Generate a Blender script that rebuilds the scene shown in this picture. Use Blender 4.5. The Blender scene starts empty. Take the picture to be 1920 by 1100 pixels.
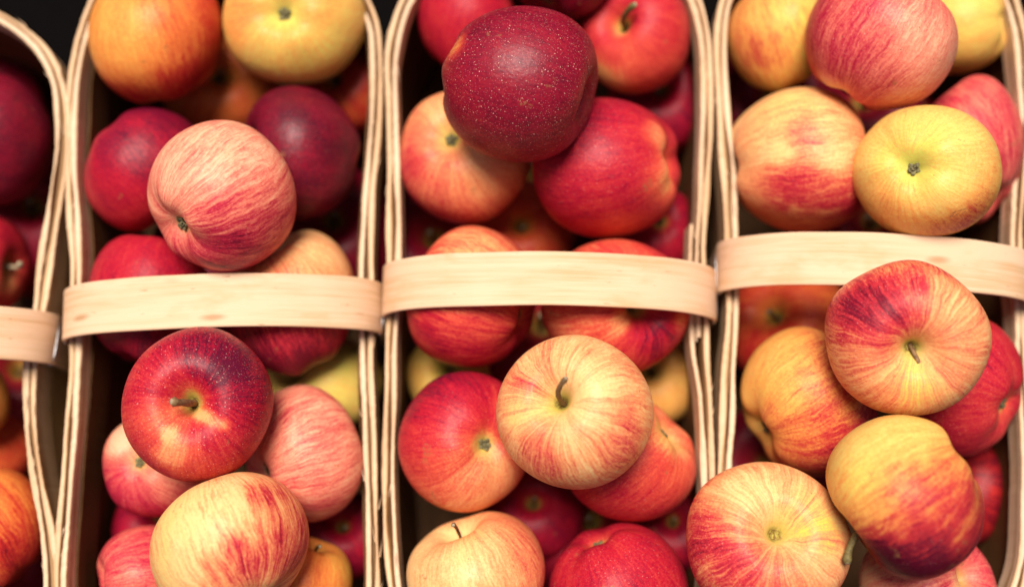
import bpy, math, random, mathutils
from mathutils import Vector, Matrix, noise
C = bpy.context
sc = C.scene
COL = sc.collection

# ------------------------------------------------------------------ camera
F = 2300.0                      # focal length in photo pixels (photo is 1920 wide)
H = .62                         # camera height above the basket rims (m)
T = math.radians(10)
CAM = Vector((0, -H*math.tan(T), H))
cam = bpy.data.cameras.new('camera'); camo = bpy.data.objects.new('camera', cam)
COL.objects.link(camo); sc.camera = camo
camo.location = CAM; camo.rotation_euler = (T, 0, 0)
cam.sensor_fit = 'HORIZONTAL'; cam.sensor_width = 36; cam.lens = 36*F/1920
cam.clip_start = .01; cam.clip_end = 50
cam.dof.use_dof = True; cam.dof.focus_distance = .565; cam.dof.aperture_fstop = 2.2
cam.dof.aperture_blades = 0

# ------------------------------------------------------------------ world, sun, exposure
SUN_EL, SUN_AZ = math.radians(73), math.radians(-18)     # azimuth from +Y, clockwise
w = bpy.data.worlds.new('World'); sc.world = w; w.use_nodes = True
nt = w.node_tree; bg = nt.nodes['Background']; bg.inputs[1].default_value = .05
sk = nt.nodes.new('ShaderNodeTexSky'); sk.sky_type = 'NISHITA'; sk.sun_disc = False
sk.sun_elevation = SUN_EL; sk.sun_rotation = SUN_AZ
sk.air_density = .6; sk.dust_density = 3.0; sk.ozone_density = .3
nt.links.new(sk.outputs[0], bg.inputs[0])
sun = bpy.data.lights.new('sun', 'SUN'); suno = bpy.data.objects.new('sun', sun); COL.objects.link(suno)
sun.energy = 4.0; sun.angle = math.radians(26); sun.color = (1, .905, .81)
sd = Vector((math.cos(SUN_EL)*math.sin(SUN_AZ), math.cos(SUN_EL)*math.cos(SUN_AZ), math.sin(SUN_EL)))
suno.rotation_euler = sd.to_track_quat('Z', 'Y').to_euler()
sc.view_settings.view_transform = 'Standard'; sc.view_settings.look = 'None'
sc.view_settings.exposure = .46; sc.view_settings.gamma = 1.0
sc.view_settings.use_curve_mapping = False
sc.cycles.max_bounces = 6; sc.cycles.diffuse_bounces = 2
sc.cycles.use_denoising = True

RIGHT = Vector((1, 0, 0)); UP = Vector((0, math.cos(T), math.sin(T))); BACK = Vector((0, -math.sin(T), math.cos(T)))
def ray(px, py):
    return RIGHT*((px-960)/F) + UP*((550-py)/F) - BACK
def at(px, py, z=0):
    r = ray(px, py); return CAM + r*((z-CAM.z)/r.z)
def project(v):
    d = v-CAM; k = -d.dot(BACK)
    return 960+F*d.dot(RIGHT)/k, 550-F*d.dot(UP)/k

def mesh_obj(name, verts, faces, mat=None, parent=None, smooth=True, uvs=None):
    me = bpy.data.meshes.new(name); me.from_pydata([tuple(v) for v in verts], [], faces); me.update()
    if smooth: me.shade_smooth()
    if mat: me.materials.append(mat)
    if uvs:
        uv = me.uv_layers.new(name='UVMap')
        for lp in me.loops: uv.data[lp.index].uv = uvs[lp.vertex_index]
    o = bpy.data.objects.new(name, me); COL.objects.link(o)
    if parent: o.parent = parent
    return o
def empty(name, loc, label, cat, group=None):
    o = bpy.data.objects.new(name, None); COL.objects.link(o); o.location = loc
    o.empty_display_size = .01
    o['label'] = label; o['category'] = cat
    if group: o['group'] = group
    return o

# ------------------------------------------------------------------ node helper
class NT:
    def __init__(s, m):
        m.use_nodes = True; s.t = m.node_tree; s.t.nodes.clear()
    def n(s, typ, props=None, **ins):
        nd = s.t.nodes.new('ShaderNode'+typ)
        for k, v in (props or {}).items(): setattr(nd, k, v)
        for k, v in ins.items():
            key = int(k[1:]) if k[0] == 'i' and k[1:].isdigit() else k.replace('_', ' ')
            s.set(nd.inputs[key], v)
        return nd
    def set(s, sock, v):
        if isinstance(v, bpy.types.NodeSocket): s.t.links.new(v, sock)
        else: sock.default_value = v
    def m(s, op, a, b=0.0, c=0.0, clamp=False):
        nd = s.n('Math', {'operation': op, 'use_clamp': clamp}, i0=a, i1=b, i2=c); return nd.outputs[0]
    def mix(s, f, a, b, bt='MIX'):
        nd = s.t.nodes.new('ShaderNodeMix'); nd.data_type = 'RGBA'; nd.blend_type = bt; nd.clamp_factor = True
        s.set(nd.inputs[0], f); s.set(nd.inputs[6], a); s.set(nd.inputs[7], b); return nd.outputs[2]
    def noise(s, vec, scale, detail=3, rough=.5, dist=0):
        nd = s.n('TexNoise', None, Vector=vec, Scale=scale, Detail=detail, Roughness=rough, Distortion=dist)
        return nd.outputs[0]
    def step(s, v, a, b):
        nd = s.n('MapRange', {'interpolation_type': 'SMOOTHSTEP', 'clamp': True}, i0=v, i1=a, i2=b, i3=0.0, i4=1.0)
        return nd.outputs[0]

# ------------------------------------------------------------------ wood
def wood(name, base, dark, rough=.62, flecks=.5, grain=1.0, seed=0.0, spots=0.0, edge=0.0, knots=0.0):
    mt = bpy.data.materials.new(name); t = NT(mt)
    uv = t.n('UVMap').outputs[0]
    mp = t.n('Mapping', None, Vector=uv, Location=(seed*3.1, seed*1.7, 0)).outputs[0]
    g1 = t.noise(t.n('Mapping', None, Vector=mp, Scale=(9, 260, 1)).outputs[0], 1, 4, .6)
    g2 = t.noise(t.n('Mapping', None, Vector=mp, Scale=(40, 1500, 1)).outputs[0], 1, 3, .6)
    g3 = t.noise(t.n('Mapping', None, Vector=mp, Scale=(14, 45, 1)).outputs[0], 1, 3, .5)
    f = t.m('MULTIPLY', t.m('ADD', t.m('ADD', t.m('MULTIPLY', g1, .5), t.m('MULTIPLY', g2, .25)), t.m('MULTIPLY', g3, .4)), 1)
    fac = t.m('MULTIPLY', t.step(f, .50, .78), .75*grain)
    col = t.mix(fac, (*base, 1), (*dark, 1))
    # small brown flecks lying along the grain
    fl = t.noise(t.n('Mapping', None, Vector=mp, Scale=(120, 700, 1)).outputs[0], 1, 2, .5)
    col = t.mix(t.m('MULTIPLY', t.step(fl, .70, .78), flecks), col, (.30, .13, .05, 1))
    if spots:
        vo = t.n('TexVoronoi', {'feature': 'F1'}, Vector=t.n('Mapping', None, Vector=mp, Scale=(22, 60, 1)).outputs[0], Scale=1.0)
        sp = t.m('SUBTRACT', 1.0, t.step(vo.outputs[0], .05, .12))
        col = t.mix(t.m('MULTIPLY', sp, spots), col, (.09, .045, .02, 1))
    st = t.noise(t.n('Mapping', None, Vector=mp, Scale=(30, 60, 1)).outputs[0], 1, 3, .6)
    col = t.mix(t.m('MULTIPLY', t.step(st, .52, .75), .45*grain), col, (*[b*h for b, h in zip(base, (.88, .70, .52))], 1))
    if knots:
        kd = t.noise(mp, 3, 2, .5)
        kv = t.n('TexVoronoi', {'feature': 'F1'}, Vector=t.n('Mapping', None, Vector=t.n('VectorMath', {'operation': 'ADD'}, i0=mp, i1=t.n('CombineXYZ', None, X=0.0, Y=t.m('MULTIPLY', g3, .006)).outputs[0]).outputs[0], Scale=(16, 55, 1)).outputs[0], Scale=1.0)
        ks = t.m('SUBTRACT', 1.0, t.step(kv.outputs[0], .03, .14))
        col = t.mix(t.m('MULTIPLY', ks, knots), col, (.36, .17, .06, 1))
    if edge:
        vv = t.m('SUBTRACT', t.n('SeparateXYZ', None, Vector=uv).outputs[1], edge)
        ed = t.m('ADD', t.m('SUBTRACT', 1.0, t.step(vv, .001, .0035)), t.m('MULTIPLY', t.step(vv, .011, .0135), t.m('SUBTRACT', 1.0, t.step(vv, .020, .03))))
        en = t.step(t.noise(t.n('Mapping', None, Vector=mp, Scale=(25, 20, 1)).outputs[0], 1, 3, .6), .35, .65)
        col = t.mix(t.m('MULTIPLY', ed, t.m('MULTIPLY_ADD', en, .6, .25)), col, (.36, .19, .075, 1))
    bs = t.n('BsdfPrincipled', None, Base_Color=col, Roughness=rough)
    bs.inputs['Specular IOR Level'].default_value = .15
    bmp = t.n('Bump', None, Strength=.35, Distance=.0004, Height=t.m('ADD', g1, t.m('MULTIPLY', g2, .6)))
    t.set(bs.inputs['Normal'], bmp.outputs[0])
    out = t.n('OutputMaterial', None, Surface=bs.outputs[0])
    return mt
def simple(name, col, rough=.5, metal=0.0, nscale=400, namp=.3):
    mt = bpy.data.materials.new(name); t = NT(mt)
    tc = t.n('TexCoord').outputs[3]
    n = t.noise(tc, nscale, 4, .6)
    c = t.mix(t.step(n, .35, .7), (*col, 1), (*[x*(1-namp) for x in col], 1))
    bs = t.n('BsdfPrincipled', None, Base_Color=c, Roughness=rough, Metallic=metal)
    if name == 'dark_cloth': bs.inputs['Specular IOR Level'].default_value = .02
    t.set(bs.inputs['Normal'], t.n('Bump', None, Strength=.5, Distance=.0004, Height=n).outputs[0])
    t.n('OutputMaterial', None, Surface=bs.outputs[0]); return mt

# ------------------------------------------------------------------ setting: the dark table top under the baskets
ZB = -.118
tb = mesh_obj('tabletop', [(-1.2, -.9, ZB-.004), (1.2, -.9, ZB-.004), (1.2, .9, ZB-.004), (-1.2, .9, ZB-.004)], [(0, 1, 2, 3)],
              simple('dark_cloth', (.004, .0035, .0035), 1.0), smooth=False)
tb['kind'] = 'structure'

# ------------------------------------------------------------------ baskets
def catmull(pts, n):
    """closed Catmull-Rom through pts, resampled to n points evenly along its length"""
    out = []; m = len(pts)
    for i in range(m):
        p0, p1, p2, p3 = pts[i-1], pts[i], pts[(i+1) % m], pts[(i+2) % m]
        for k in range(24):
            t = k/24
            out.append(.5*((2*p1)+(p2-p0)*t+(2*p0-5*p1+4*p2-p3)*t*t+(3*p1-p0-3*p2+p3)*t**3))
    L = [0]
    for i in range(len(out)): L.append(L[-1]+(out[(i+1) % len(out)]-out[i]).length)
    res = []; j = 0
    for k in range(n):
        s = L[-1]*k/n
        while L[j+1] < s: j += 1
        u = (s-L[j])/max(1e-9, L[j+1]-L[j])
        res.append(out[j].lerp(out[(j+1) % len(out)], u))
    return res, L[-1]
NP = 420
def normals(pl):
    ns = []
    for i in range(len(pl)):
        d = pl[(i+1) % len(pl)]-pl[i-1]; d.normalize(); ns.append(Vector((d.y, -d.x, 0)))
    return ns
def hoop(name, pl, ns, L, off, th, z0, z1, mat, parent, seed, lap_at=None, wob=.0006, lean=0.0, start=0):
    """a bent wooden strip following the outline: off = distance of its middle from the outline (outward +)"""
    n = len(pl); lap = 26 if lap_at is not None else 0
    i0 = lap_at or 0; cnt = n+lap if lap else n
    V = []; UVs = []; Fc = []
    for k in range(cnt):
        i = (i0+k) % n
        a = k/n*2*math.pi
        wv = wob*noise.noise(Vector((math.cos(a)*4, math.sin(a)*4, seed*7.3)))*2
        o_ = off+wv
        if lap:                       # the end of the strip lies over its start
            s = max(0, min(1, (k-(n-14))/14)); s = s*s*(3-2*s)
            o_ += math.copysign((th+.0004)*s, off)
        th_ = th*(.90+.65*noise.noise(Vector((math.cos(a)*5, math.sin(a)*5, seed*2.1+7))))
        o_ += .00018*noise.noise(Vector((math.cos(a)*70, math.sin(a)*70, seed)))
        zt = z1+.0005*noise.noise(Vector((math.cos(a)*45, math.sin(a)*45, seed)))+.0016*noise.noise(Vector((math.cos(a)*5, math.sin(a)*5, seed*3.7+4)))
        for (oo, zz, v) in ((o_-th_/2, zt-.0003, 0), (o_-th_/2+.0003, zt, .001), (o_+th_/2-.0003, zt, .013), (o_+th_/2, zt-.0003, .014),
                            (o_+th_/2-lean, z0, .044), (o_-th_/2-lean, z0, .049)):
            p = pl[i]+ns[i]*oo; V.append((p.x, p.y, zz)); UVs.append((L*k/n, v+seed*.1))
    m = 6
    for k in range(cnt-(1 if lap else 0)):
        for j in range(m):
            a = k*m+j; b = k*m+(j+1) % m; k2 = (k+1) % cnt
            Fc.append((a, b, k2*m+(j+1) % m, k2*m+j))
    if lap:
        Fc.append(tuple(range(m))); Fc.append(tuple(range((cnt-1)*m, cnt*m))[::-1])
    # frayed splinters standing off the strip's upper edges
    rg = random.Random(seed*11)
    for _ in range(16):
        k = rg.randrange(6, cnt-8); i = (i0+k) % n; j2 = (i+rg.choice((2, 3, 4))) % n
        sg = rg.choice((-1, 1)); b = len(V); q0 = pl[i]+ns[i]*(off+sg*th*.42); q1 = pl[j2]+ns[j2]*(off+sg*(th*.5+rg.uniform(.0003, .0015)))
        for (pp, zz) in ((q0, z1), (q0-ns[i]*sg*.0006, z1+.0002), (q0, z1-.0016), (q1, z1+rg.uniform(-.001, .002))):
            V.append((pp.x, pp.y, zz)); UVs.append((L*k/n, .005+seed*.1))
        Fc += [(b, b+1, b+3), (b+1, b+2, b+3), (b+2, b, b+3), (b, b+2, b+1)]
    o = mesh_obj(name, V, Fc, mat, parent, smooth=False, uvs=UVs)
    return o

def basket(left, right, top, bot, hend, label, seed, arch=.04, lapi=200, tones=None, hw=.0262, halign=(0, 0), splay=None, band=False):
    """left / right: lists of (px,py) of the rim; top / bot: far and near end of the rim in px (py of the end, fillet)"""
    loc = at((left[len(left)//2][0]+right[len(right)//2][0])/2, 560, ZB)
    root = empty('market_basket', (loc.x, loc.y, ZB), label, 'basket', 'wooden market baskets standing side by side')
    inv = Vector((-loc.x, -loc.y, -ZB))
    W = [at(x, y) for x, y in left]+[at(x, y) for x, y in bot]+[at(x, y) for x, y in right[::-1]]+[at(x, y) for x, y in top]
    pl, L = catmull([p+inv for p in W], NP)
    ctr = sum(pl, Vector())/len(pl)
    area = sum(pl[i].x*pl[(i+1) % NP].y-pl[(i+1) % NP].x*pl[i].y for i in range(NP))
    if area < 0: pl = pl[::-1]
    ns = normals(pl)
    zr = -ZB
    def near(p):
        w_ = at(*p)+inv; return min(range(NP), key=lambda i: (pl[i]-w_).length)
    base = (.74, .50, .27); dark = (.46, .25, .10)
    wm = wood('shade_tinted_veneer', (.13, .060, .022), (.060, .025, .008), seed=seed, flecks=.5, spots=.8)  # shade inside the basket painted into the wood: wall, floor and inner band
    hm = wood('hoop_wood', (.80, .59, .40), (.52, .30, .13), seed=seed+.37, flecks=.8, spots=1.0, edge=seed*.1, grain=1.2)
    hm2 = wood('outer_hoop_wood', (.76, .54, .34), (.46, .25, .10), seed=seed+.71, flecks=.8, spots=1.0, edge=(seed+5)*.1, grain=1.2)
    # wall: a thin veneer standing up from a smaller base
    V = []; Fc = []; UVs = []; rows = 9
    for i in range(NP):
        for j in range(rows+1):
            t = j/rows
            for s, th in ((0, -.0004), (1, .0004)):
                p = pl[i]+ns[i]*(th)
                q = ctr+(p-ctr)*(1-.05*t)
                V.append((q.x, q.y, zr+.0003-t*(zr-.002))); UVs.append((L*i/NP, .2*t+s*.3))
    m = (rows+1)*2
    for i in range(NP):
        a = i*m; b = ((i+1) % NP)*m
        for j in range(rows):
            Fc.append((a+j*2, a+j*2+2, b+j*2+2, b+j*2)); Fc.append((a+j*2+1, b+j*2+1, b+j*2+3, a+j*2+3))
        Fc.append((a, b, b+1, a+1)); Fc.append((a+rows*2, a+rows*2+1, b+rows*2+1, b+rows*2))
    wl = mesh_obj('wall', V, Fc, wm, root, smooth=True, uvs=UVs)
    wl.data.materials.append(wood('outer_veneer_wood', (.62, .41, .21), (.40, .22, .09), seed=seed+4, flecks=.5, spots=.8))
    for pi_, pg in enumerate(wl.data.polygons):      # outer face of the veneer, without the painted-in shade
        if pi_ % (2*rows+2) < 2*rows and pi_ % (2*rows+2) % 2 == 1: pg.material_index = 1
    # floor of the basket
    V = []; UVs = []
    for zz in (.0045, .002):
        for p in pl:
            q = ctr+(p-ctr)*.945; V.append((q.x, q.y, zz)); UVs.append((q.y, q.x))
    Fc = [tuple(range(NP)), tuple(range(NP, 2*NP))[::-1]]+[(i, NP+i, NP+(i+1) % NP, (i+1) % NP) for i in range(NP)]
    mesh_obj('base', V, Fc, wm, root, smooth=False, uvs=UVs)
    # hoops inside and outside the wall
    hoop('inner_hoop', pl, ns, L, -.0021, .0030, zr-.013, zr+.0004, hm, root, seed, lap_at=near(lapi), lean=.0007, wob=.0007)
    hoop('outer_hoop', pl, ns, L, .0022, .0030, zr-.024, zr-.0002, hm2, root, seed+5, lap_at=near((hend[0][0]+250, 1260)), lean=.0009, wob=.0007)
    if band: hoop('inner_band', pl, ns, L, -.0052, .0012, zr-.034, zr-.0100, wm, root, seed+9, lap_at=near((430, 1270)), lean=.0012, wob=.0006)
    # handle: bent strip from outside wall to outside wall
    (xl, yl), (xr, yr) = hend
    A = at(xl, yl)+inv; B = at(xr, yr)+inv
    d = (B-A); span = d.length; d.normalize(); side = Vector((-d.y, d.x, 0))
    mid = (A+B)/2
    path = []
    for k in range(9): path.append((-span/2+.0030*(1-k/9), zr-.045+.040*k/9))
    nn = 72
    for k in range(nn+1):
        a = math.pi*(1-k/nn); cx = math.cos(a); sx = math.sin(a)
        e = 2/2.1
        x = math.copysign(abs(cx)**e, cx)*span/2
        path.append((x, zr-.005+(arch+.005)*abs(sx)**e))
    for k in range(9): path.append((span/2-.0030*((k+1)/9), zr-.005-.040*(k+1)/9))
    mt = wood('handle_wood', (.76, .515, .335), (.60, .36, .18), seed=seed+2.3, flecks=.85, grain=1.5, knots=.65)
    V = []; UVs = []; Fc = []; ln = 0
    th = .0018
    prof = [(-.5, -.5), (-.5, .3), (-.47, .5), (.47, .5), (.5, .3), (.5, -.5)]
    for k, (x, z) in enumerate(path):
        k0, k1 = max(0, k-1), min(len(path)-1, k+1)
        tx, tz = path[k1][0]-path[k0][0], path[k1][1]-path[k0][1]; l = math.hypot(tx, tz); tx /= l; tz /= l
        nx, nz = -tz, tx                      # outward normal of the bend
        if k: ln += math.hypot(x-path[k-1][0], z-path[k-1][1])
        wv = .0006*noise.noise(Vector((ln*30, seed*5, 0))); wv2 = .0005*noise.noise(Vector((ln*22, seed*5, 9)))
        for (u, v) in prof:
            c = Vector((mid.x, mid.y, 0))+d*(x+nx*v*th)+side*(u*hw+(wv if u > 0 else wv2))
            V.append((c.x, c.y, z+nz*v*th)); UVs.append((ln, u*hw+(v*.001)+seed))
    m = 6
    for k in range(len(path)-1):
        for j in range(m):
            Fc.append((k*m+j, k*m+(j+1) % m, (k+1)*m+(j+1) % m, (k+1)*m+j))
    Fc.append(tuple(range(m))); Fc.append(tuple(range((len(path)-1)*m, len(path)*m))[::-1])
    hd = mesh_obj('handle', V, Fc, mt, root, smooth=False, uvs=UVs)
    mdf = hd.modifiers.new('edge', 'BEVEL'); mdf.width = .0003; mdf.segments = 2; mdf.limit_method = 'ANGLE'; mdf.angle_limit = math.radians(40)
    # wire staples that hold the handle to the hoops, one at each end
    for sgn, E in ((-1, A), (1, B)):
        c0 = Vector((mid.x, mid.y, 0))+d*(sgn*(span/2+.0018))
        pts = []
        for k in range(13):
            t = k/12*2-1
            x = .0016*(1-abs(t)**4)
            pts.append(c0+d*(sgn*(x-.0026))+side*(t*.0125-.001)+Vector((0, 0, zr-.004-.003*t)))
        tube('staple', pts, [.0008]*13, STEEL, hd)
    return root

def tube(name, pts, rad, mat, parent, seg=10, cap=True, rough=0.0, seed=0):
    V = []; Fc = []; UVs = []
    prev = None; acc = 0
    for k, p in enumerate(pts):
        d = (pts[min(k+1, len(pts)-1)]-pts[max(k-1, 0)]).normalized()
        if prev is None:
            s = d.orthogonal().normalized()
        else:
            s = (prev-d*prev.dot(d)).normalized()
        prev = s; b = d.cross(s)
        if k: acc += (p-pts[k-1]).length
        for j in range(seg):
            a = 2*math.pi*j/seg
            r = rad[k]*(1+rough*noise.noise(Vector((math.cos(a)*1.5, math.sin(a)*1.5, k*.5+seed))))
            V.append(p+s*(math.cos(a)*r)+b*(math.sin(a)*r)); UVs.append((acc, a*.001))
    for k in range(len(pts)-1):
        for j in range(seg):
            Fc.append((k*seg+j, k*seg+(j+1) % seg, (k+1)*seg+(j+1) % seg, (k+1)*seg+j))
    Fc.append(tuple(range(seg))[::-1]); Fc.append(tuple(range((len(pts)-1)*seg, len(pts)*seg)))
    return mesh_obj(name, V, Fc, mat, parent, uvs=UVs)
STEEL = simple('staple_steel', (.75, .76, .78), .35, .9, namp=.2)

basket(left=[(-505, 150), (-500, 400), (-495, 640), (-500, 900), (-490, 1100)],
       right=[(98, 130), (114, 190), (116, 280), (103, 390), (88, 480), (70, 590), (58, 680), (57, 790), (72, 900), (88, 1000), (96, 1100), (90, 1180)],
       top=[(60, 75), (-10, 28), (-110, 8), (-300, 6), (-440, 50)], bot=[(-440, 1230), (-300, 1270), (-100, 1270), (30, 1240)],
       hend=((-510, 640), (98, 635)), label='wooden basket cut by the left photo edge with bowed rim', seed=1.0, arch=.040, lapi=(-100, 1270))
basket(left=[(142, 130), (136, 220), (135, 320), (139, 430), (143, 520), (143, 640), (133, 770), (124, 900), (116, 1000), (112, 1100), (120, 1180)],
       right=[(706, 100), (706, 180), (698, 290), (690, 380), (687, 480), (688, 600), (688, 720), (693, 840), (697, 940), (700, 1100), (690, 1180)],
       top=[(695, 35), (660, -25), (590, -50), (430, -56), (270, -50), (195, -20), (158, 55)], bot=[(165, 1230), (270, 1265), (430, 1270), (560, 1262), (655, 1228)],
       hend=((121, 594), (713, 577)), label='second wooden basket from the left, with a pink striped apple above its handle', seed=2.0, arch=.036, lapi=(430, 1270), band=True)
basket(left=[(735, 100), (735, 200), (737, 320), (739, 430), (738, 540), (735, 640), (731, 760), (729, 880), (733, 1000), (741, 1100), (760, 1170)],
       right=[(1318, 60), (1325, 140), (1324, 240), (1319, 340), (1314, 440), (1315, 540), (1317, 640), (1322, 760), (1328, 880), (1330, 1000), (1325, 1100), (1305, 1170)],
       top=[(1296, -10), (1255, -55), (1180, -78), (1030, -84), (880, -76), (800, -45), (757, 10)], bot=[(800, 1215), (890, 1240), (1030, 1246), (1170, 1240), (1260, 1215)],
       hend=((719, 547), (1341, 556)), label='third wooden basket from the left, with a big maroon apple on top', seed=3.0, arch=.044, lapi=(1316, 630))
basket(left=[(1351, 60), (1353, 160), (1361, 260), (1368, 350), (1372, 440), (1373, 540), (1371, 640), (1364, 760), (1359, 880), (1362, 1000), (1370, 1080), (1388, 1150)],
       right=[(1912, 60), (1921, 160), (1922, 260), (1914, 350), (1907, 440), (1909, 540), (1914, 640), (1922, 760), (1928, 880), (1925, 1000), (1915, 1080), (1890, 1150)],
       top=[(1890, -20), (1850, -75), (1780, -98), (1640, -104), (1490, -96), (1405, -65), (1365, -10)], bot=[(1425, 1200), (1500, 1228), (1640, 1236), (1780, 1226), (1850, 1196)],
       hend=((1348, 502), (1932, 532)), label='rightmost wooden basket, with a yellow apple above its handle', seed=4.0, arch=.040, lapi=(1640, 1236))

# ------------------------------------------------------------------ apple skin
PAL = {  # ground, first flush, red, deep red, and the green-yellow of bare spots
 'yel': ((.80, .56, .15), (.80, .33, .075), (.48, .026, .032), (.11, .004, .018), (.58, .62, .10)),
 'pch': ((.88, .56, .24), (.82, .28, .11), (.55, .026, .044), (.16, .005, .020), (.70, .58, .09)),
 'pnk': ((.88, .46, .28), (.80, .20, .13), (.50, .018, .050), (.15, .004, .022), (.74, .58, .14)),
 'org': ((.84, .40, .08), (.78, .21, .045), (.50, .020, .018), (.13, .004, .013), (.70, .56, .09)),
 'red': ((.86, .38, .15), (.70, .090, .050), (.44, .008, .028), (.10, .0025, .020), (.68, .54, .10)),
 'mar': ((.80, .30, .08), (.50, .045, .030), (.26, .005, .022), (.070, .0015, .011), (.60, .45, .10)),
}
def skin(pal, R, streak, speck, seed):
    mt = bpy.data.materials.new('apple_skin'); t = NT(mt)
    P = PAL[pal]
    tc = t.n('TexCoord').outputs[3]
    pos = t.n('VectorMath', {'operation': 'SCALE'}, Vector=tc, Scale=1/R).outputs[0]
    warp = t.n('TexNoise', None, Vector=pos, Scale=2.3, Detail=2.0)
    wv = t.n('VectorMath', {'operation': 'MULTIPLY_ADD'}, i0=warp.outputs[1], i1=(.16, .16, .3), i2=pos).outputs[0]
    sx = t.n('SeparateXYZ', None, Vector=wv)
    l = t.m('SQRT', t.m('ADD', t.m('MULTIPLY', sx.outputs[0], sx.outputs[0]), t.m('MULTIPLY', sx.outputs[1], sx.outputs[1])))
    l = t.m('MAXIMUM', l, .02)
    def cyl(zs):
        return t.n('CombineXYZ', None, X=t.m('ADD', t.m('DIVIDE', sx.outputs[0], l), seed), Y=t.m('DIVIDE', sx.outputs[1], l),
                   Z=t.m('MULTIPLY', sx.outputs[2], zs)).outputs[0]
    posS = t.n('VectorMath', {'operation': 'ADD'}, i0=pos, i1=(seed, seed*.7, 0)).outputs[0]
    n1 = t.noise(cyl(.28), 4.0, 3, .55)
    n2 = t.noise(cyl(.10), 15, 4, .62)
    n2b = t.noise(cyl(.16), 34, 3, .6)
    n3 = t.noise(posS, 1.7, 2, .5)
    n4 = t.noise(posS, 26, 4, .65)
    n5 = t.noise(posS, 80, 2, .6)
    brk = t.step(t.noise(posS, 4.5, 3, .6), .30, .62)       # streaks come and go
    bl = t.n('Attribute', {'attribute_name': 'blush'}).outputs['Fac']
    ye = t.n('Attribute', {'attribute_name': 'bare'}).outputs['Fac']
    cv = t.n('Attribute', {'attribute_name': 'cavity'}).outputs['Fac']
    def c(n, a): return t.m('MULTIPLY', t.m('SUBTRACT', n, .5), a)
    r = t.m('ADD', bl, c(n1, .58*streak))
    r = t.m('ADD', r, t.m('MULTIPLY', c(n2, .95*streak), t.m('MULTIPLY_ADD', brk, .8, .2)))
    r = t.m('ADD', r, c(n2b, .70*streak))
    r = t.m('ADD', r, c(n3, .34))
    r = t.m('ADD', r, c(n4, .55))
    r = t.m('ADD', r, c(n5, .34))
    r = t.m('SUBTRACT', r, t.m('MULTIPLY', cv, .38))
    ground = t.mix(ye, (*P[0], 1), (*P[4], 1))
    ground = t.mix(t.m('MULTIPLY', t.step(t.m('ADD', t.m('MULTIPLY', n2b, .5), t.m('MULTIPLY', n4, .5)), .40, .66), .45), ground, (*[g*h for g, h in zip(P[0], (.94, .72, .55))], 1))
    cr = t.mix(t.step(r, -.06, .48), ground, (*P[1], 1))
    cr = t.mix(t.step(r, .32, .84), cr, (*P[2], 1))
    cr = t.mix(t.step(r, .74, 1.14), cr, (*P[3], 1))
    # greenish, slightly russet hollow
    cr = t.mix(t.m('MULTIPLY', t.step(cv, .50, 1.0), .75), cr, (.42, .40, .07, 1))
    rus = t.m('MULTIPLY', t.step(cv, .82, 1.0), t.step(n4, .35, .6))
    cr = t.mix(rus, cr, (.22, .13, .04, 1))
    # lenticels: small pale dots, rarer and larger away from the eye
    vo = t.n('TexVoronoi', {'feature': 'F1'}, Vector=posS, Scale=25.0, Randomness=1.0)
    vsep = t.n('SeparateColor', None, Color=vo.outputs[1])
    dot = t.m('SUBTRACT', 1.0, t.step(vo.outputs[0], .07, t.m('MULTIPLY_ADD', vsep.outputs[0], .12, .12)))
    dot = t.m('MULTIPLY', dot, t.step(vsep.outputs[1], .25, .7))
    vo2 = t.n('TexVoronoi', {'feature': 'F1'}, Vector=posS, Scale=44.0, Randomness=1.0)
    dot2 = t.m('MULTIPLY', t.m('SUBTRACT', 1.0, t.step(vo2.outputs[0], .08, .20)), .5)
    dots = t.m('MAXIMUM', dot, dot2)
    cr = t.mix(t.m('MULTIPLY', dots, min(1.0, .75*speck)), cr, (.90, .60, .46, 1))
    # rare brown pinpricks
    vo3 = t.n('TexVoronoi', {'feature': 'F1'}, Vector=posS, Scale=5.0, Randomness=1.0)
    cr = t.mix(t.m('MULTIPLY', t.m('SUBTRACT', 1.0, t.step(vo3.outputs[0], .035, .06)), .7), cr, (.16, .07, .03, 1))
    scab = t.m('MULTIPLY', t.step(t.noise(posS, 3.1, 2, .5), .70, .74), t.step(n4, .45, .60))
    cr = t.mix(t.m('MULTIPLY', scab, .65), cr, (.34, .16, .06, 1))
    bs = t.n('BsdfPrincipled', None, Base_Color=cr, Roughness=t.m('ADD', t.m('MULTIPLY_ADD', n4, .20, .20), t.m('MULTIPLY', n3, .26)))
    bs.inputs['Specular IOR Level'].default_value = .20 if pal != 'mar' else .30
    bs.inputs['Subsurface Weight'].default_value = .12
    bs.inputs['Subsurface Radius'].default_value = (1.0, .35, .15); bs.inputs['Subsurface Scale'].default_value = .003
    bs.inputs['Sheen Weight'].default_value = 0.0
    hgt = t.m('ADD', t.m('ADD', t.m('MULTIPLY', n4, .5), t.m('MULTIPLY', n2, .35)), t.m('MULTIPLY', t.noise(posS, 7, 2, .5), 1.2))
    t.set(bs.inputs['Normal'], t.n('Bump', None, Strength=.32, Distance=.0009, Height=hgt).outputs[0])
    t.n('OutputMaterial', None, Surface=bs.outputs[0]); return mt

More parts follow.
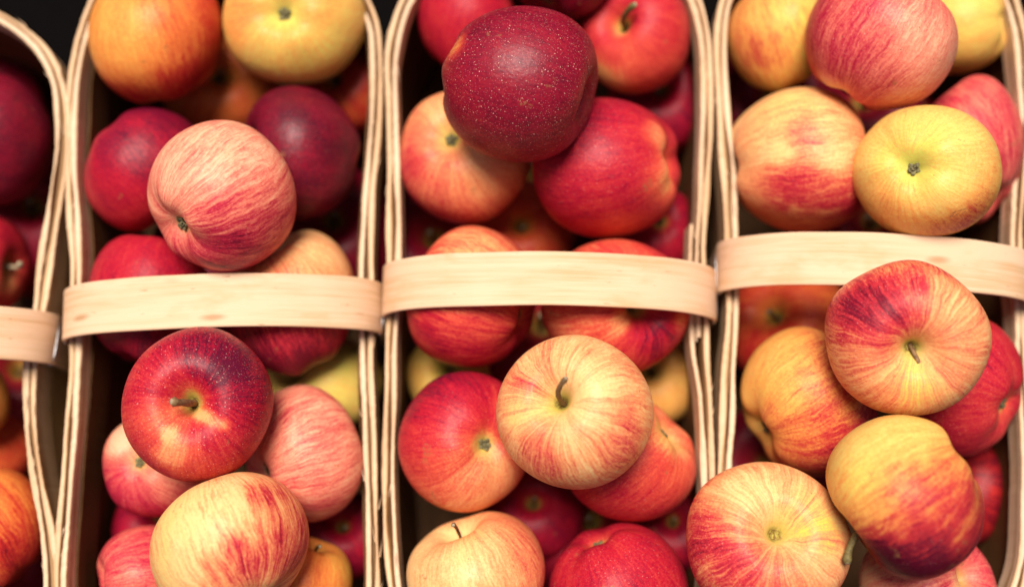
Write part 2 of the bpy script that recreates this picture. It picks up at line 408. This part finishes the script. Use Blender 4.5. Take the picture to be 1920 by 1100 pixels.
STEM = simple('stem_bark', (.25, .14, .055), .7, namp=.6, nscale=700)
STEMG = simple('green_stem_bark', (.17, .13, .035), .65, namp=.5, nscale=700)
STEMTIP = simple('stem_tip', (.45, .36, .22), .8, namp=.4, nscale=900)
SEPAL = simple('dry_sepal', (.23, .20, .09), .85, namp=.65, nscale=900)
NU, NV = 120, 84
def unit_apple(rng, even=False):
    """unit apple, stem up (+Z), largest radius about 1"""
    hz = .86+rng.uniform(-.04, .05); tap = rng.uniform(.03, .09)
    dt, wt = rng.uniform(.50, .60), rng.uniform(.20, .25)
    db, wb = rng.uniform(.24, .30), rng.uniform(.25, .31)
    ph = rng.uniform(0, 6.28); lob = rng.uniform(.010, .035); sd = rng.uniform(0, 99); amp = .045
    if even: hz, tap, lob, amp = .93, .02, .008, .018
    V = []; 
    for j in range(NV+1):
        f = j/NV
        # denser rows near the two poles
        th = math.pi*(f-.10*math.sin(2*math.pi*f)*1.0)
        s, c = math.sin(th), math.cos(th)
        for i in range(NU):
            a = 2*math.pi*i/NU
            x = abs(s)**.92
            rad = x*(1+tap*c)
            z = hz*math.copysign(abs(c)**.94, c)
            z -= dt*math.exp(-(x/wt)**1.35) if c > 0 else 0
            z += db*math.exp(-(x/wb)**1.7) if c < 0 else 0
            # five soft lobes, strongest toward the eye end
            w5 = .35+.65*max(0, -c)
            lb = math.cos(5*a+ph)
            rad *= 1+lob*lb*w5*x
            z *= 1+.030*lb*w5*math.exp(-((x-.5)/.28)**2)+.02*math.cos(2*a+ph*2)*math.exp(-((x-.5)/.3)**2)
            p = Vector((rad*math.cos(a), rad*math.sin(a), z))
            nz = noise.noise(p*1.1+Vector((sd, 0, 0)))
            p *= 1+amp*nz*min(1, x*2)
            V.append(p)
    return V
FACES = []
for j in range(NV):
    for i in range(NU):
        a = j*NU+i; b = j*NU+(i+1) % NU
        FACES.append((a, a+NU, b+NU, b) if True else None)
XS = {}
def apple(name, cx, cy, rx, ry, z, pole, pal, red, grad, streak, speck, patches, label, stem=None):
    rng = random.Random(name)
    V = unit_apple(rng, name in ('c4', 'b6', 'c15'))
    ctr = at(cx, cy, z)
    depth = -(ctr-CAM).dot(BACK)
    R = (rx+ry)/2*depth/F
    zd = (CAM-ctr).normalized(); xd = (RIGHT-zd*RIGHT.dot(zd)).normalized(); yd = zd.cross(xd)
    kind = pole[0]
    if kind in 'sc':
        k = .74 if kind == 's' else .80
        dx = (pole[1]-cx)/rx/k; dy = (cy-pole[2])/ry/k
        l = math.hypot(dx, dy)
        if l > .97: dx *= .97/l; dy *= .97/l
        dz = math.sqrt(max(.02, 1-dx*dx-dy*dy))
    else: dx, dy, dz = pole[1:]
    ax = (xd*dx+yd*dy+zd*dz).normalized()
    if kind in 'cC': ax = -ax
    q = ax.to_track_quat('Z', 'Y') @ mathutils.Quaternion((0, 0, 1), rng.uniform(0, 6.28))
    M = q.to_matrix()
    P = [M @ v*R for v in V]                 # world-oriented offsets from the centre
    c = ctr.copy()
    for _ in range(3):                        # size the apple so that its outline has the measured width and height
        pr = [project(c+p) for p in P]
        x0 = min(a for a, b in pr); x1 = max(a for a, b in pr); y0 = min(b for a, b in pr); y1 = max(b for a, b in pr)
        kx = 2*rx/(x1-x0); ky = 2*ry/(y1-y0); kz = math.sqrt(kx*ky)
        P = [xd*(p.dot(xd)*kx)+yd*(p.dot(yd)*ky)+zd*(p.dot(zd)*kz) for p in P]
        mx, my = (x0+x1)/2, (y0+y1)/2
        c = c+(at(cx, cy, z)-at(mx, my, z))
    root = empty('apple', c, label, 'apple', 'apples heaped in the baskets')
    root.rotation_mode = 'QUATERNION'; root.rotation_quaternion = q
    Mi = M.transposed()
    L = [Mi @ p for p in P]
    body = mesh_obj('skin', L, FACES, skin(pal, R, streak, speck, rng.uniform(0, 30)), root)
    me = body.data
    # pigment: how red, how bare, how near a hollow
    ab = me.attributes.new('blush', 'FLOAT', 'POINT'); ay = me.attributes.new('bare', 'FLOAT', 'POINT'); ac = me.attributes.new('cavity', 'FLOAT', 'POINT')
    pt = []
    for (k, px, py, pr_, dl) in patches:
        ex = (px-cx)/rx; ey = (cy-py)/ry; l = math.hypot(ex, ey)
        if l > .98: ex *= .98/l; ey *= .98/l
        pt.append((k, (xd*ex+yd*ey+zd*math.sqrt(max(0, 1-ex*ex-ey*ey))).normalized(), pr_/((rx+ry)/2), dl))
    gx, gy, ga = grad
    B = []; Y = []; Cv = []
    for idx, p in enumerate(P):
        n = p.normalized()
        j = idx//NU; x = math.hypot(V[idx].x, V[idx].y)
        b = red+ga*(n.dot(xd)*gx+n.dot(yd)*gy); y = 0
        jit = 1+.35*noise.noise(n*3.1+Vector((cx, 0, 0)))
        for (k, d, rr, dl) in pt:
            ds = math.acos(max(-1, min(1, n.dot(d))))/(rr*1.0*jit)
            f = math.exp(-ds**3) if ds < 2.2 else 0
            if k == 'r': b += dl*f
            else: y += dl*f
        B.append(b); Y.append(max(0, min(1, y)))
        Cv.append(max(0, 1-x/(.35 if V[idx].z > 0 else .27)) if (abs(V[idx].z) < .95) else 0)
    ab.data.foreach_set('value', B); ay.data.foreach_set('value', Y); ac.data.foreach_set('value', [min(1, v*1.2) for v in Cv])
    # the dried sepals in the eye
    zb = Vector(L[NV*NU+0]).z
    rs = R
    SV = []; SF = []
    for k in range(5):
        a = 2*math.pi*k/5+rng.uniform(-.2, .2); ca, sa = math.cos(a), math.sin(a); tx = Vector((-sa, ca, 0)); rd = Vector((ca, sa, 0))
        ln = rng.uniform(.085, .125)*rs; curl = rng.uniform(.3, 1)
        b0 = len(SV)
        for m_ in range(5):
            f = m_/4; wdt = .040*rs*(1-f)**.7*(1+.4*f)
            o_ = rd*(ln*f*(1-.25*curl*f)+.012*rs)+Vector((0, 0, zb-rs*(.015+.07*math.sin(f*2.2)*curl)))
            for s in (-1, 0, 1):
                SV.append(o_+tx*(s*wdt)+Vector((0, 0, -.012*rs*(s*s)+rng.uniform(-.006, .006)*rs)))
        for m_ in range(4):
            for s in range(2):
                q0 = b0+m_*3+s; SF.append((q0, q0+1, q0+4, q0+3))
    for k in range(9):                        # stamens: a small tuft in the middle
        a = rng.uniform(0, 6.28); r0 = rng.uniform(0, .03)*rs; b0 = len(SV)
        o_ = Vector((math.cos(a)*r0, math.sin(a)*r0, zb)); e = o_+Vector((rng.uniform(-.03, .03)*rs, rng.uniform(-.03, .03)*rs, -.07*rs))
        for (pp, w_) in ((o_, .010*rs), (e, .006*rs)):
            for s in range(3): SV.append(pp+Vector((math.cos(s*2.09)*w_, math.sin(s*2.09)*w_, 0)))
        for s in range(3): SF.append((b0+s, b0+(s+1) % 3, b0+3+(s+1) % 3, b0+3+s))
        SF.append((b0+3, b0+4, b0+5))
    ey_ = mesh_obj('calyx', SV, SF, SEPAL, root)
    sm = ey_.modifiers.new('thick', 'SOLIDIFY'); sm.thickness = .0004
    # the stem
    if stem == 'none': return root
    zt = Vector(L[0]).z
    base = Vector((0, 0, zt-.01*rs))
    if stem is None:
        tip = base+Vector((rng.uniform(-.10, .10)*rs, rng.uniform(-.10, .10)*rs, rng.uniform(.32, .42)*rs)); bend = Vector((0, 0, 0)); rad = .045; mat = STEM
    else:
        sx_, sy_, szz, rad, mat = stem        # tip in photo pixels, and its height above the apple's centre
        tw = at(sx_, sy_, c.z+szz)
        tip = Mi @ (tw-c); bend = (base+Vector((0, 0, (tip.z-base.z)*.75)))-(base+tip)/2
    pts = []; rr = []
    for k in range(15):
        f = k/14
        p = base.lerp(tip, f)+bend*(4*f*(1-f)*.5)+Vector((noise.noise(Vector((f*3, cx, 0))), noise.noise(Vector((f*3, cx, 7))), 0))*.012*rs*f
        pts.append(p); e = .30*math.exp(-((f-.93)/.07)**2)+.35*math.exp(-(f/.12)**2)
        rr.append(rad*rs*(.88+e)*(.75 if k == 14 else 1))
    st = tube('stem', pts, rr, mat, root, seg=12, rough=.25, seed=cx)
    st.data.materials.append(STEMTIP)
    st.data.polygons[-1].material_index = 1
    return root

STEMS = {
 'b10': (321, 752, .034, .050, STEM), 'c15': (1062, 708, .040, .036, STEM), 'c3': (1192, 8, .036, .052, STEMG),
 'b4': (550, 293, .006, .050, STEMG), 'c17': (850, 984, .036, .030, STEM), 'd7': (1725, 684, .015, .032, STEM),
 'd12': 'none', 'd13': 'none', 'a2': (35, 494, .028, .05, STEMTIP), 'b16': (600, 1024, .026, .04, STEMG), 'd11': (1589, 1056, -.002, .050, STEMG),
}

# ------------------------------------------------------------------ the apples (measured outlines and skin pigment)
# name, cx, cy, rx, ry, z, pole, palette, red, grad(dx,dy up,amt), streak, speck, patches, label
# pole: ('s' stem or 'c' calyx, px, py) facing the viewer, or ('S'/'C', x, y, z) as a direction
APPLES = [
# ---- basket at the left edge
('a1',-20,258,125,127,-.020,('S',-.5,-.3,.6),'mar',.95,(0,0,0),.2,.25,[],"dark maroon apple cut by the left photo edge, uppermost in the leftmost basket"),
('a2',-38,497,96,97,-.045,('s',20,505),'red',.72,(-.3,.5,.2),.5,.1,[('r',25,535,40,-.5)],"red apple with a pale stem end beside the left photo edge, above the leftmost handle"),
('a3',-78,745,98,90,-.030,('C',-.5,-.3,.6),'org',.2,(0,0,0),.4,.1,[],"sliver of a yellow orange apple just under the leftmost handle"),
('a4',-30,845,84,72,-.050,('C',-.5,.3,.2),'org',.55,(1,0,.2),.5,.1,[],"orange apple wedged above the large orange one in the leftmost basket"),
('a5',-34,1000,125,122,-.015,('S',-.6,.7,-.1),'org',.56,(.6,-.6,.35),1.0,.2,[],"large orange red striped apple in the lower left photo corner"),
# ---- second basket
('b1',292,68,127,127,-.005,('S',-.2,.9,.2),'org',.44,(.8,-.1,.34),.6,.2,[('r',225,165,55,.45),('r',330,160,60,.25),('r',250,80,60,-.2)],"orange apple with a red lower edge at the top left of the second basket"),
('b2',553,40,136,120,-.002,('c',530,24),'yel',.16,(-.2,-.3,.08),.5,.2,[('y',560,60,130,.5),('r',440,20,60,.3),('r',600,5,60,.2)],"yellow apple showing its dark eye at the top right of the second basket"),
('b3',410,160,88,75,-.050,('C',0,-.3,-.7),'org',.5,(0,0,0),.4,.1,[('y',450,180,60,.5)],"shadowed orange apple glimpsed below the orange and yellow apples of the second basket"),
('b4',562,288,115,127,-.012,('S',-.82,.1,.25),'mar',.98,(0,0,0),.3,.3,[('r',672,300,25,-.6)],"dark maroon apple with a green stem tip, right in the second basket above the handle"),
('b4b',648,165,75,72,-.055,('C',.4,-.3,-.7),'org',.75,(0,0,0),.4,.1,[],"dim orange red apple between the yellow apple and the maroon apple of the second basket"),
('b5',271,318,114,116,-.010,('C',-.55,.6,-.1),'red',.88,(.2,.5,.34),.35,.15,[('r',220,290,50,.08)],"deep red apple at left behind the pink striped apple in the second basket"),
('b6',416,367,140,142,.040,('c',335,423),'pnk',.42,(.25,-.55,.34),1.25,.35,[('r',440,300,110,-.14),('r',430,455,110,.25),('y',330,425,45,.3),('r',345,425,35,-.15)],"pink striped apple lying on top above the second basket's handle"),
('b7',281,565,118,125,-.012,('C',-.2,-.9,.1),'red',.88,(-.1,-.6,.25),.4,.25,[],"deep red apple under the left half of the second basket's handle"),
('b8',548,568,119,137,-.010,('C',.3,-.8,-.2),'pch',.66,(-.05,-1,.50),.9,.15,[('r',590,480,60,-.12)],"apple orange above and red below, crossed by the right half of the second handle"),
('b9',600,722,92,75,-.045,('C',.5,-.3,-.5),'yel',.05,(0,0,0),.4,.1,[('y',600,700,100,.5)],"shaded yellow apple under the second handle above the pink striped apple"),
('b10',370,758,143,146,.042,('s',352,757),'red',.76,(.35,.5,.2),.62,.9,[('r',385,655,80,.18),('r',460,720,80,.15),('r',368,790,16,-.6),('r',392,794,17,-.6),('r',418,802,14,-.5),('r',325,850,38,-.5),('r',300,810,30,-.2),('r',310,820,15,-.3),('y',345,730,28,.8),('r',345,735,26,-.5),('r',290,790,50,-.2)],"glossy red apple with a short brown stem just below the second handle"),
('b11',570,850,113,129,-.008,('S',.7,.3,-.3),'pnk',.40,(.2,-.7,.15),1.3,.15,[('r',580,850,60,-.1),('r',540,760,50,.12)],"pale pink striped apple at right of the stemmed red apple in the second basket"),
('b12',295,868,103,101,-.010,('c',258,866),'pnk',.50,(-.3,-.9,.4),.7,.1,[('y',262,868,40,.7),('r',225,815,45,-.6),('r',300,910,50,-.2)],"small red apple with a pale upper left side, half hidden under the stemmed red apple"),
('b13',430,1025,150,141,.040,('S',-.35,.85,-.3),'pch',.30,(.9,-.25,.28),1.45,.3,[('y',310,960,70,.3),('y',300,1060,60,.3),('r',350,940,80,-.12),('r',485,935,38,.38),('r',440,1050,62,.34),('r',510,1050,45,.15),('r',395,1000,60,-.1),('r',560,1030,50,.2),('r',420,960,60,-.15)],"large cream yellow apple with red stripes at the bottom of the second basket"),
('b14',280,1080,98,96,-.012,('S',-.8,-.1,.1),'pnk',.62,(0,.2,.1),.9,.1,[],"pink red striped apple at the bottom left of the second basket"),
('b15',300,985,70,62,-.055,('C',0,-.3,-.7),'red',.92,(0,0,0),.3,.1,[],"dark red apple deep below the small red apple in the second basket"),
('b16',575,1095,86,90,-.012,('s',588,1030),'org',.45,(-.9,-.2,.3),.8,.1,[('y',640,1060,30,.7)],"orange apple with a yellow right edge at the bottom right of the second basket"),
('b17',640,1005,72,66,-.055,('C',0,-.3,-.7),'red',.92,(0,0,0),.4,.1,[],"dark brownish red apple deep at right under the pale pink striped apple"),  # blush raised so the skin itself carries the shade
# ---- third basket
('c1',878,42,94,104,-.020,('S',.3,.8,.1),'red',.75,(-.2,.3,.1),.4,.15,[],"red apple at the top left of the third basket behind the big maroon apple"),
('c2',1050,-68,108,108,.002,('c',1023,8),'mar',.90,(0,0,0),.3,.2,[],"dark maroon apple cut by the top photo edge, between two red apples"),
('c3',1190,68,104,109,-.005,('s',1158,42),'red',.66,(0,.5,.22),.45,.15,[('r',1140,150,55,-.45),('y',1135,145,45,.4),('r',1150,45,24,-.4),('r',1200,100,50,-.1)],"bright red apple with a long brown stem at the top right of the third basket"),
('c4',975,158,147,147,.045,('S',.92,-.24,.22),'mar',.86,(0,-.2,.05),.35,1.15,[('r',858,92,28,-.6),('y',858,100,30,.2),('r',1098,205,22,-.15)],"large dark maroon speckled apple lying on top of the third basket"),
('c5',873,292,124,129,-.002,('c',842,256),'pch',.46,(-.5,-.75,.30),.6,.15,[('y',845,240,60,.8),('r',900,340,60,-.15),('r',770,310,45,.15)],"orange apple with a red rim at the left under the maroon speckled apple"),
('c6',1137,315,139,132,.000,('c',1245,304),'red',.78,(-.6,.4,.14),.5,.5,[('r',1250,330,48,-.55),('y',1262,330,40,.3),('r',1240,260,35,-.4),('r',1170,430,50,-.35)],"red apple with an orange eye end at the right under the maroon speckled apple"),
('c7',1238,188,75,80,-.055,('C',0,-.3,-.7),'red',.92,(0,0,0),.4,.1,[],"dark red apple in the shade at the right wall of the third basket"),  # skin darkened to stand in for the dim light down here
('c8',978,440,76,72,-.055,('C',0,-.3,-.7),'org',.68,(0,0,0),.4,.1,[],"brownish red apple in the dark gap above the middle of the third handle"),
('c9',1228,440,66,72,-.050,('c',1238,412),'red',.85,(0,0,0),.4,.1,[('y',1240,410,28,.9),('r',1240,410,25,-.5)],"shaded red apple with a green eye above the right end of the third handle"),  # darker skin stands in for shade
('c10',886,556,125,133,-.002,('S',-.8,.3,-.3),'red',.56,(0,-.7,.24),1.0,.15,[('r',900,470,60,-.3),('r',790,590,50,.1)],"red striped apple crossed by the left half of the third handle"),
('c11',1155,575,141,127,-.003,('s',1205,578),'red',.52,(.5,-.1,.25),.9,.3,[('r',1170,610,32,-.4),('r',1070,590,60,-.12),('r',1240,630,60,.35),('r',1285,600,20,-.4)],"pink and maroon apple crossed by the right half of the third handle"),
('c12',842,705,62,62,-.055,('C',0,-.3,-.7),'yel',.2,(0,0,0),.4,.1,[('y',840,690,100,.6)],"shaded yellow green apple peeking out at the left wall below the third handle"),
('c13',1222,712,68,70,-.055,('C',0,-.3,-.7),'yel',.3,(0,0,0),.4,.1,[],"shaded tan apple peeking out at the right wall below the third handle"),
('c14',870,828,124,132,.000,('c',912,836),'red',.58,(-.4,.85,.46),.6,.35,[('y',905,830,45,.6),('r',905,835,34,-.25),('r',905,900,80,-.15)],"apple red above and peach below with a dark eye, left in the third basket"),
('c15',1078,772,148,145,.045,('s',1043,748),'pch',.26,(0,-.2,.05),1.2,.7,[('r',985,715,55,.30),('r',1165,830,55,.40),('r',1010,850,55,.34),('y',1035,745,34,.9),('r',1090,730,60,-.2),('r',970,770,36,-.2),('y',960,770,40,.4),('r',1170,700,60,.08)],"cream and pink streaked apple with a bent brown stem, on top of the third basket"),
('c16',1174,860,132,118,-.003,('c',1256,812),'red',.52,(-.4,-.7,.28),.6,.5,[('y',1262,810,50,.6),('r',1262,815,45,-.45),('r',1290,840,30,-.2)],"red apple with an orange eye end, right of the cream and pink apple"),
('c17',892,1077,130,119,.005,('s',858,1000),'pch',.30,(.8,0,.36),.8,.2,[('y',860,990,45,.6),('r',800,1060,50,.10),('r',890,1060,60,-.15)],"cream apple with a thin dark stem at the bottom left of the third basket"),
('c18',1160,1104,131,125,.000,('S',.3,-.7,-.3),'red',.76,(-.1,.3,.15),.5,.5,[],"bright red apple at the bottom right of the third basket"),
('c19',1000,962,76,68,-.055,('C',0,-.3,-.7),'red',.92,(0,0,0),.4,.1,[],"deep red apple in the shaded gap below the cream and pink apple"),  # shade of the gap put into a darker skin
('c20',1262,992,62,66,-.055,('C',0,-.3,-.7),'red',.92,(0,0,0),.4,.1,[],"dark maroon apple in the shade at the lower right wall of the third basket"),  # deep blush paints in the shade by the wall
# ---- fourth basket
('d1',1462,65,99,107,-.006,('S',-.3,.8,.1),'yel',.30,(-.7,0,.2),1.0,.2,[('y',1500,60,90,.8),('r',1420,90,50,.25)],"yellow green apple with an orange cheek at the top left of the fourth basket"),
('d2',1653,72,144,136,.040,('C',-.45,-.75,.05),'pnk',.52,(-.8,.2,.25),.9,.7,[('r',1715,80,60,-.15),('r',1570,165,32,-.65),('y',1575,168,30,.3),('r',1600,120,50,.08)],"pink red apple with a pale right side, uppermost on the fourth basket"),
('d3',1803,48,90,92,-.015,('C',.85,.1,.2),'yel',.16,(0,-.6,.15),.6,.2,[('y',1830,40,100,.5)],"olive yellow apple in the top right photo corner"),
('d4',1500,299,134,136,.002,('S',.93,.1,-.1),'pch',.36,(.3,-.6,.32),.9,.3,[('r',1450,265,60,-.1),('y',1470,200,80,.4),('r',1500,245,32,.25),('r',1470,285,22,-.35),('r',1560,290,30,-.3),('r',1490,345,60,.32),('r',1600,350,60,.35),('y',1495,385,14,.8),('r',1495,385,13,-.3)],"yellow and red banded apple with a brown blemish at the left of the fourth basket"),
('d5',1815,283,107,143,-.008,('S',-.5,.6,-.3),'pnk',.60,(-.3,0,.05),.9,.3,[],"rosy pink apple behind the yellow apple at the right of the fourth basket"),
('d6',1737,322,142,125,.042,('c',1710,315),'yel',.14,(.1,-.5,.12),.7,.5,[('r',1850,380,60,.35),('r',1790,425,60,.3),('r',1660,380,60,.10),('y',1710,290,75,.9),('r',1760,340,70,-.1)],"yellow apple showing its brown eye, resting above the fourth handle"),
('d7',1703,633,157,146,.055,('s',1720,664),'pch',.48,(-.4,.75,.18),1.2,.7,[('r',1640,560,80,.30),('r',1730,540,22,.2),('r',1790,560,55,-.2),('y',1720,740,60,.9),('r',1720,745,60,-.15),('r',1590,590,45,.25),('r',1690,620,60,.15),('y',1722,665,34,.7)],"red and yellow apple with a deep stem hollow, overlapping a handle"),
('d8',1518,753,130,141,.000,('c',1433,806),'yel',.56,(.75,-.3,.34),.7,.3,[('r',1490,690,60,-.12),('y',1430,760,80,.55)],"orange apple with a small eye at left below the fourth handle"),
('d9',1803,724,116,132,.000,('S',-.7,.3,-.3),'red',.70,(.2,0,.08),.6,.5,[],"rosy red apple at the right photo edge below the fourth handle"),
('d10',1478,615,98,86,-.050,('C',.3,-.3,-.7),'org',.68,(-.5,-.3,.2),.5,.1,[],"shaded orange apple directly under the left half of the fourth handle"),
('d11',1697,932,149,155,.045,('S',-.72,-.50,.05),'yel',.48,(.45,-.70,.56),.9,.5,[('r',1620,900,60,-.12),('r',1700,1055,75,.35),('r',1640,1030,45,.2),('r',1710,920,70,.1),('r',1790,880,50,.1),('y',1620,920,60,.5)],"squarish yellow apple with a dark red underside at the lower right"),
('d12',1442,1016,156,151,.045,('s',1469,995),'pch',.44,(-.7,-.5,.30),1.0,.6,[('r',1400,920,70,-.3),('y',1530,960,60,.6),('r',1330,1000,55,.15),('r',1390,1060,60,.15),('y',1560,1000,45,.8)],"large pink and cream apple with a bare hollow, lying over two baskets' rims"),
('d13',1742,1100,132,130,.002,('s',1822,1078),'pnk',.55,(.5,.2,.18),.8,.3,[('y',1815,1085,34,.7),('r',1812,1090,25,-.4),('r',1640,1070,60,-.25),('y',1640,1070,60,.3)],"rosy apple with a yellow stem hollow in the lower right photo corner"),
('d14',1802,918,86,80,-.050,('C',.3,-.3,-.7),'org',1.0,(0,0,0),.5,.1,[],"shaded brownish orange apple at the right wall below the rosy red apple"),  # orange skin pushed dark to imitate shade
# ---- bottom layer of fillers seen only through the gaps; maroon skins stand in for shade
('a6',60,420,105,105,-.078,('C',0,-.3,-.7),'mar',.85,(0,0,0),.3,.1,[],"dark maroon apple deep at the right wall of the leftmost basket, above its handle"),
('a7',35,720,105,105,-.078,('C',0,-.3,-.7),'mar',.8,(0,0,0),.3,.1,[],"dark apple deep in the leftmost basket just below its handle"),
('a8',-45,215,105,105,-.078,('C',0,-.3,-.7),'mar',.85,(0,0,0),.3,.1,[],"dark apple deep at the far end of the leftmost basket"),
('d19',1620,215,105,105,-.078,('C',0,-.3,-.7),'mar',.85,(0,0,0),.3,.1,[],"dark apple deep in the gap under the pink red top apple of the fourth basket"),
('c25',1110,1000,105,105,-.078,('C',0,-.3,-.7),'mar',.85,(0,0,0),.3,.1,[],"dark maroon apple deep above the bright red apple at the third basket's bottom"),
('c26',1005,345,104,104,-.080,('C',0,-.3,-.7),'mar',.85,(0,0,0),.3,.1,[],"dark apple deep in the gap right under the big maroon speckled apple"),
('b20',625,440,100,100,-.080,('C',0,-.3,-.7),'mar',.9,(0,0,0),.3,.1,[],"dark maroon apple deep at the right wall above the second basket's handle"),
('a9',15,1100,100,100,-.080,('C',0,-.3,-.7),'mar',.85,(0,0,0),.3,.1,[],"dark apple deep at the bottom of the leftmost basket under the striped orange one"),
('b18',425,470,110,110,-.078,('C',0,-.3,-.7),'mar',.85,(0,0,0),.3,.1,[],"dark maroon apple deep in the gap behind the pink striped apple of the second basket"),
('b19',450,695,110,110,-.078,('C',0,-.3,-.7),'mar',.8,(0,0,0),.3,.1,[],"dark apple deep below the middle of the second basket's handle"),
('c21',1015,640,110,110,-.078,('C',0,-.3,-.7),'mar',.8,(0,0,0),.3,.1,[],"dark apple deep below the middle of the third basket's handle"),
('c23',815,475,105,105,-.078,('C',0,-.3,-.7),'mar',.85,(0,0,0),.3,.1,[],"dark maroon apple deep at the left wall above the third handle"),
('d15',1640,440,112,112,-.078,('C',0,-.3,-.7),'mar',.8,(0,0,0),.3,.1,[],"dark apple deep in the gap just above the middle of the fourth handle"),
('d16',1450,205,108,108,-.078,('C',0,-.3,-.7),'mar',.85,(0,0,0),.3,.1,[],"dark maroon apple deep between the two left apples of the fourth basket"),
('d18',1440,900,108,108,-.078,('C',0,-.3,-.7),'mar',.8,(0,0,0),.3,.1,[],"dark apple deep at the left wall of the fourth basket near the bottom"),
]

Z = {"a1": -0.02, "a2": -0.045, "a3": -0.0216, "a4": -0.0584, "a5": -0.015, "b1": -0.002, "b2": -0.002, "b3": -0.053, "b4": -0.012, "b4b": -0.055, "b5": -0.01, "b6": 0.04, "b7": -0.012, "b8": -0.0087, "b9": -0.0463, "b10": 0.042, "b11": -0.008, "b12": -0.01, "b13": 0.04, "b14": -0.012, "b15": -0.055, "b16": -0.012, "b17": -0.055, "c1": -0.02, "c2": 0.0095, "c3": -0.0125, "c4": 0.0509, "c5": -0.0079, "c6": 0.0, "c7": -0.055, "c8": -0.055, "c9": -0.05, "c10": -0.002, "c11": -0.003, "c12": -0.055, "c13": -0.055, "c14": 0.0, "c15": 0.0483, "c16": -0.0063, "c17": 0.005, "c18": 0.0, "c19": -0.055, "c20": -0.055, "d1": -0.006, "d2": 0.04, "d3": -0.015, "d4": 0.002, "d5": -0.008, "d6": 0.042, "d7": 0.06, "d8": 0.0, "d9": 0.0, "d10": -0.05, "d11": 0.064, "d12": 0.034, "d13": 0.002, "d14": -0.05, "a6": -0.078, "a7": -0.078, "a8": -0.078, "d19": -0.078, "c25": -0.078, "c26": -0.08, "b20": -0.08, "a9": -0.08, "b18": -0.078, "b19": -0.078, "c21": -0.078, "c23": -0.078, "d15": -0.078, "d16": -0.078, "d18": -0.078}
for (nm, cx, cy, rx, ry, z, pole, pal, red, grad, streak, speck, patches, label) in APPLES:
    z = Z.get(nm, z)
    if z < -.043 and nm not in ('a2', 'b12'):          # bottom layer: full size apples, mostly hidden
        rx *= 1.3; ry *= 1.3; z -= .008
    apple(nm, cx, cy, rx, ry, z, pole, pal, red, grad, streak, speck, patches, label, STEMS.get(nm))
